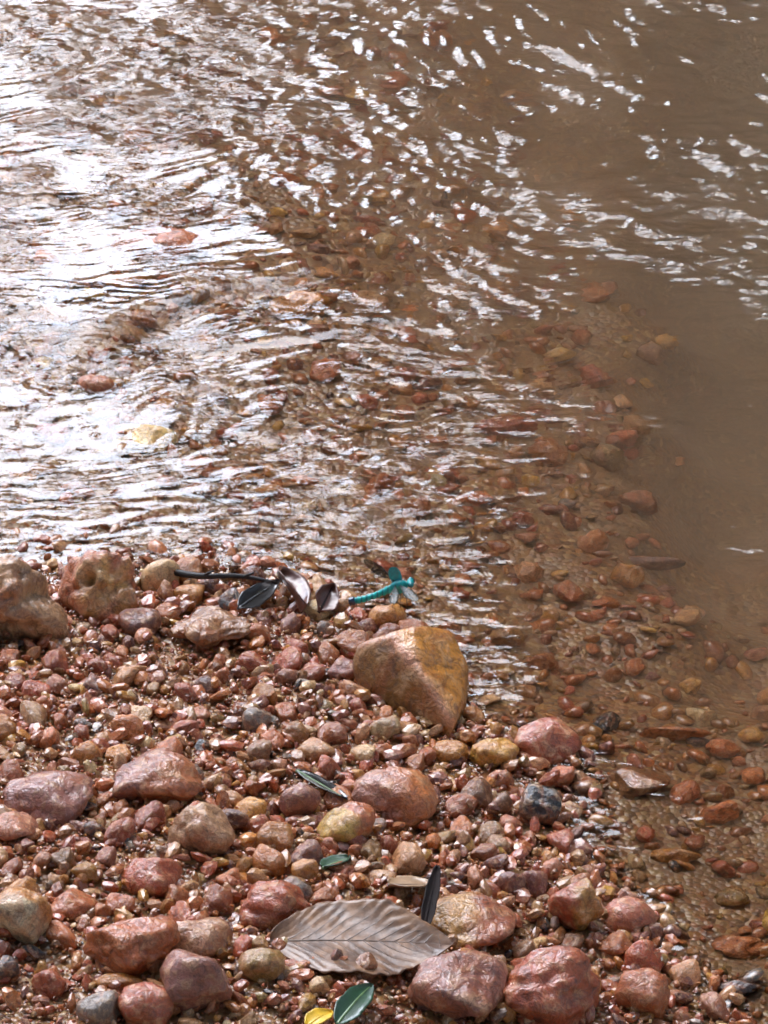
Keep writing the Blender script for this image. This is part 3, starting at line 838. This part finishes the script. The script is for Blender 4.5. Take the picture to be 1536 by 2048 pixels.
def leaf(name, label, cat, p0, p1, half_w, mat, rib_mat, lift=(.006, .006), roll=0., cup=0., bow=0., veins=0, corr=0., nv=None, shape=(.75, .85), stalk=0., wave=.0, vein_parts=True):
    """leaf from stem end p0 to tip p1 (photograph places on the ground, lifted by lift)"""
    A = at(*p0); A.z = gz(A.x, A.y); A = at(p0[0], p0[1], A.z + lift[0])
    B = at(*p1); B.z = gz(B.x, B.y); B = at(p1[0], p1[1], B.z + lift[1])
    ax = B - A; L = ax.length; ax.normalize()
    sd = Vector((0, 0, 1)).cross(ax)
    if sd.length < .2: sd = Vector((1, 0, 0))
    sd.normalize(); up = ax.cross(sd)
    sd, up = sd * math.cos(roll) + up * math.sin(roll), up * math.cos(roll) - sd * math.sin(roll)
    root = link(bpy.data.objects.new(name, None)); root.location = A
    root.empty_display_size = .01
    tag(root, label, cat)
    nu, nw = (72, 33) if veins else (26, 13)
    def surf(u, v):
        hw = half_w * max(math.sin(math.pi * u ** shape[0]), 0) ** shape[1]
        hw *= 1 + .045 * math.sin(u * 17 + v * 3) + .022 * math.sin(u * 51) + .012 * math.sin(u * 97 + v)
        y = v * hw
        z = bow * math.sin(math.pi * u) * L + cup * (v * v) * half_w + wave * math.sin(u * 9 + v * 2) * abs(v)
        if veins: z += corr * (1 + .8 * math.sin(u * 17 + v * 4)) * math.cos(2 * math.pi * veins * (u + .012 * math.sin(u * 31 + v) - .32 * abs(v) * min(1, 4 * (1 - u)))) * (.25 + abs(v)) * min(1, hw / half_w * 1.5)
        return ax * (u * L) + sd * y + up * z
    us = np.linspace(0.004, .996, nu); vs_ = np.linspace(-1, 1, nw)
    V = [surf(u, v) for u in us for v in vs_]
    F = [tuple(x) for x in grid_faces(nw, nu)]
    bl = py_obj('blade', V, F, mat, root)
    so = bl.modifiers.new('thickness', 'SOLIDIFY'); so.thickness = .0006
    pts = [surf(u, 0) + up * .0003 for u in np.linspace(0, .97, 16)]
    if stalk: pts = [pts[0] - ax * stalk - up * stalk * .15, pts[0] - ax * stalk * .5] + pts
    v, f = tube(pts, list(np.linspace(.0011, .0004, len(pts))), 6)
    py_obj('midrib', v, f, rib_mat, root)
    if veins and vein_parts:
        for k in range(1, veins):
            for s_ in (-1, 1):
                q = []
                for t in np.linspace(0, .92, 8):
                    u = k / veins + .32 * t * min(1, 4 * (1 - k / veins - .1))
                    if u < .97: q.append(surf(u, s_ * t) + up * .0003)
                if len(q) > 3:
                    v, f = tube(q, list(np.linspace(.0006, .0003, len(q))), 5)
                    py_obj('side_vein', v, f, rib_mat, root)
    return root
ML_BROWN = leaf_material('dead_leaf', (.32, .165, .08), (.12, .055, .026), .3, .45)
ML_RIB = leaf_material('leaf_rib', (.22, .13, .08), (.14, .08, .05), .4)
ML_DARK = leaf_material('dark_dead_leaf', (.032, .014, .010), (.018, .009, .007), .0, .8)
ML_TAN = leaf_material('tan_leaf', (.42, .26, .14), (.30, .17, .08), .5)
ML_GREEN = leaf_material('green_leaf', (.025, .085, .035), (.015, .05, .022), .6)
ML_LIME = leaf_material('green_rib', (.16, .26, .09), (.10, .18, .06), .5)
ML_YEL = leaf_material('yellow_petal', (.85, .55, .03), (.75, .42, .02), .2)
ML_RED = leaf_material('red_brown_leaf', (.17, .055, .028), (.11, .035, .02), .8)
ML_CREAM = leaf_material('cream_rib', (.6, .45, .28), (.45, .32, .19), .5)
ML_BLACK = leaf_material('black_leaf', (.02, .018, .017), (.012, .011, .011), 1.0, .3)
leaf('dead_leaf', 'big grey brown dead leaf with ribbed veins lying on the gravel', 'leaf', (538, 1884), (912, 1892), .031, ML_BROWN, ML_RIB,
     (.011, .015), roll=R(6), cup=.10, bow=.02, veins=12, corr=.00026, wave=.0022, shape=(.85, .8), stalk=.008)
leaf('leaf_scrap', 'dark curled leaf strip standing at the tip of the big dead leaf', 'leaf', (846, 1862), (874, 1732), .0043, ML_DARK, ML_DARK, (.012, .036), roll=R(25), cup=.4, shape=(.9, .4))
leaf('leaf_scrap', 'torn tan leaf piece behind the big dead leaf', 'leaf', (776, 1772), (862, 1770), .0115, ML_TAN, ML_RIB, (.012, .012), roll=R(-20), cup=.2, shape=(.9, .5))
leaf('leaf', 'dark green leaf at the bottom edge under the dead leaf', 'leaf', (672, 2052), (742, 1972), .0078, ML_GREEN, ML_LIME, (.012, .010), roll=R(15), cup=.25, bow=.06, shape=(.8, .6))
leaf('petal', 'bright yellow petal cut off by the bottom edge', 'petal', (612, 2056), (664, 2026), .0062, ML_YEL, ML_YEL, (.012, .012), cup=.3, bow=.08, shape=(.9, .6))
leaf('leaf_scrap', 'small dark green leaf scrap in mid bank above the dead leaf', 'leaf', (645, 1738), (698, 1716), .0072, ML_GREEN, ML_LIME, (.012, .012), roll=R(-15), cup=.3, shape=(.9, .5))
leaf('leaf_scrap', 'black green narrow leaf with a pale rib in mid bank', 'leaf', (592, 1542), (694, 1600), .0068, ML_BLACK, ML_LIME, (.012, .010), roll=R(-20), cup=.2, shape=(.9, .6))
leaf('leaf_scrap', 'curled red brown dead leaf with a cream rib at the waterline', 'leaf', (552, 1150), (602, 1228), .0105, ML_RED, ML_CREAM, (.016, .006), roll=R(-30), cup=.75, bow=.08)
leaf('leaf_scrap', 'dark brown leaf scrap right of the curled red brown leaf', 'leaf', (636, 1226), (664, 1172), .0085, ML_RED, ML_DARK, (.006, .016), roll=R(35), cup=.5, bow=.05)
leaf('leaf_scrap', 'black wet leaf with a white sheen at the end of the twig', 'leaf', (476, 1218), (560, 1160), .0075, ML_BLACK, ML_BLACK, (.012, .012), roll=R(20), cup=.15)

def twig():
    n = 14
    P = []
    for i, t in enumerate(np.linspace(0, 1, n)):
        px = 340 + 215 * t; py = 1142 + 22 * t + 4 * math.sin(t * 7)
        P.append(at(px, py, .010 + .004 * math.sin(t * 3.1)))
    o = P[0].copy()
    root = link(bpy.data.objects.new('twig', None)); root.location = o; root.empty_display_size = .01
    mt = plain('twig_bark', (.022, .016, .013), .65, .1, .6, 300)
    v, f = tube([p - o for p in P], list(np.linspace(.0024, .0011, n)), 8)
    py_obj('stem', v, f, mt, root)
    for k, (dx, dz) in ((4, (.007, .006)), (9, (.006, .005))):
        b = P[k] - o
        v, f = tube([b, b + Vector((dx * .5, -.002, dz * .6)), b + Vector((dx, -.003, dz))], [.0011, .0009, .0005], 6)
        py_obj('side_shoot', v, f, mt, root)
    tag(root, 'thin black twig reaching from the cream stone over the water', 'twig')
twig()

# ------------------------------------------------------------------ damselfly
def damselfly():
    O = at(797, 1174, .030)
    root = link(bpy.data.objects.new('damselfly', None)); root.location = O; root.empty_display_size = .01
    tag(root, 'blue green damselfly with smoky wings perched above the ochre stone', 'damselfly')
    teal = plain('teal_body', (.0, .34, .32), .4, .15, .15, 500, c2=(.0, .18, .20))
    tb = N('teal_abdomen')
    wv = tb('TexWave', Vector=tb('TexCoord').outputs['Object'], Scale=95.0, Distortion=.4)
    wc = tb.ramp(wv.outputs['Fac'], [(.02, (.0, .14, .15, 1)), (.2, (.0, .30, .28, 1)), (1, (.0, .38, .34, 1))])
    tp_ = tb('BsdfPrincipled', Base_Color=wc, Roughness=.35)
    tb.link(tp_.outputs[0], tb.out.inputs['Surface'])
    navy = plain('navy_tip', (.004, .022, .06), .3, .7, 0, 500)
    blk = plain('leg_black', (.015, .02, .02), .4, .3, 0, 500)
    eye = plain('eye', (.0, .20, .20), .15, 1.0, 0, 300, c2=(.01, .05, .06))
    nw = N('smoky_wing')
    tcn = nw('TexCoord')
    vor = nw('TexVoronoi', Vector=tcn.outputs['Object'], Scale=900.0, _feature='DISTANCE_TO_EDGE')
    ve = nw.ramp(vor.outputs['Distance'], [(.02, g(.85)), (.08, g(.28))])
    tr = nw('BsdfTransparent', Color=(.86, .88, .86, 1))
    pb = nw('BsdfPrincipled', Base_Color=(.05, .055, .05, 1), Roughness=.25)
    mx = nw('MixShader', i0=ve, i1=tr.outputs[0], i2=pb.outputs[0])
    nw.link(mx.outputs[0], nw.out.inputs['Surface'])
    smoky = nw.m
    tealwing = plain('teal_wing', (.0, .32, .31), .4, .1, .2, 400, c2=(.0, .20, .21))
    tail = Vector((-.031, .002, -.0125)); head = Vector((.0074, 0, .0030))
    # abdomen: ten rings, slightly swollen at each joint
    n = 41; P, rr = [], []
    for i in range(n):
        t = i / (n - 1)
        p = Vector((-.0035, 0, -.0005)).lerp(tail, t) + Vector((0, 0, -.0016 * math.sin(t * math.pi)))
        P.append(p); seg = (t * 9) % 1
        rr.append((.0026 - .0006 * math.sin(t * 3) + .00022 * math.cos(seg * 6.28) + (.0003 if t > .85 else 0)) * (1 if 0 < i < n - 1 else .5))
    k = int(n * .84)
    v, f = tube(P[:k + 1], rr[:k + 1], 12); ab = py_obj('abdomen', v, f, tb.m, root)
    v, f = tube(P[k:], [x * 1.03 for x in rr[k:]], 12); py_obj('abdomen_tip', v, f, navy, ab)
    V, F = ICO[4]
    def blob(name, c, r3, mat, parent, rot=0.):
        M = np.array(Euler((0, rot, 0)).to_matrix())
        return mesh_obj(name, (V * np.array(r3)) @ M.T + np.array(c), F, mat, parent)
    blob('thorax', (0, 0, 0), (.0062, .0036, .0046), teal, root, R(-24))
    hd_ = blob('head', head, (.0024, .0036, .0024), teal, root)
    for s_ in (-1, 1): blob('eye', head + Vector((.0003, .0030 * s_, .0004)), (.0018, .0017, .0018), eye, hd_)
    def wing(base, d, up, length, width, mat, root_w=.12):
        d = Vector(d).normalized(); up = Vector(up); up = (up - d * up.dot(d)).normalized(); nn = d.cross(up)
        Vv = []; m = 22
        for i in range(m):
            t = i / (m - 1)
            w_ = width * (root_w + (1 - root_w) * smooth(.08, .55, t)) * max(1 - t ** 6, .0) ** .5
            for v_ in (-1, -.5, 0, .5, 1):
                Vv.append(Vector(base) + d * length * t + up * (w_ * v_ * .5) + nn * (.0004 * math.sin(t * 4) * v_))
        w = py_obj('wing', Vv, [tuple(x) for x in grid_faces(5, m)], mat, root)
        so = w.modifiers.new('thickness', 'SOLIDIFY'); so.thickness = .0001
        return w
    wing((.0, .001, .001), (-.35, .25, 1), (1, 0, .35), .0125, .0078, tealwing, .8)
    wing((-.002, .001, .003), (-1, .35, .62), (0, .1, 1), .024, .0068, smoky)
    wing((.000, -.001, .003), (.55, -1, .05), (1, .2, .3), .024, .0068, smoky)
    wing((-.002, -.001, .003), (-.05, -1, .0), (1, .1, .2), .023, .0066, smoky)
    for i, x in enumerate((.0028, .0010, -.0010)):
        for s_ in (-1, 1):
            b = Vector((x, .0016 * s_, -.0026)); kx = b + Vector((.002 - .002 * i, .0038 * s_, -.0022)); ft = b + Vector((.003 - .0028 * i, .0046 * s_, -.0088))
            v, f = tube([b, kx, ft], [.0003, .00025, .00015], 5); py_obj('leg', v, f, blk, root)
damselfly()
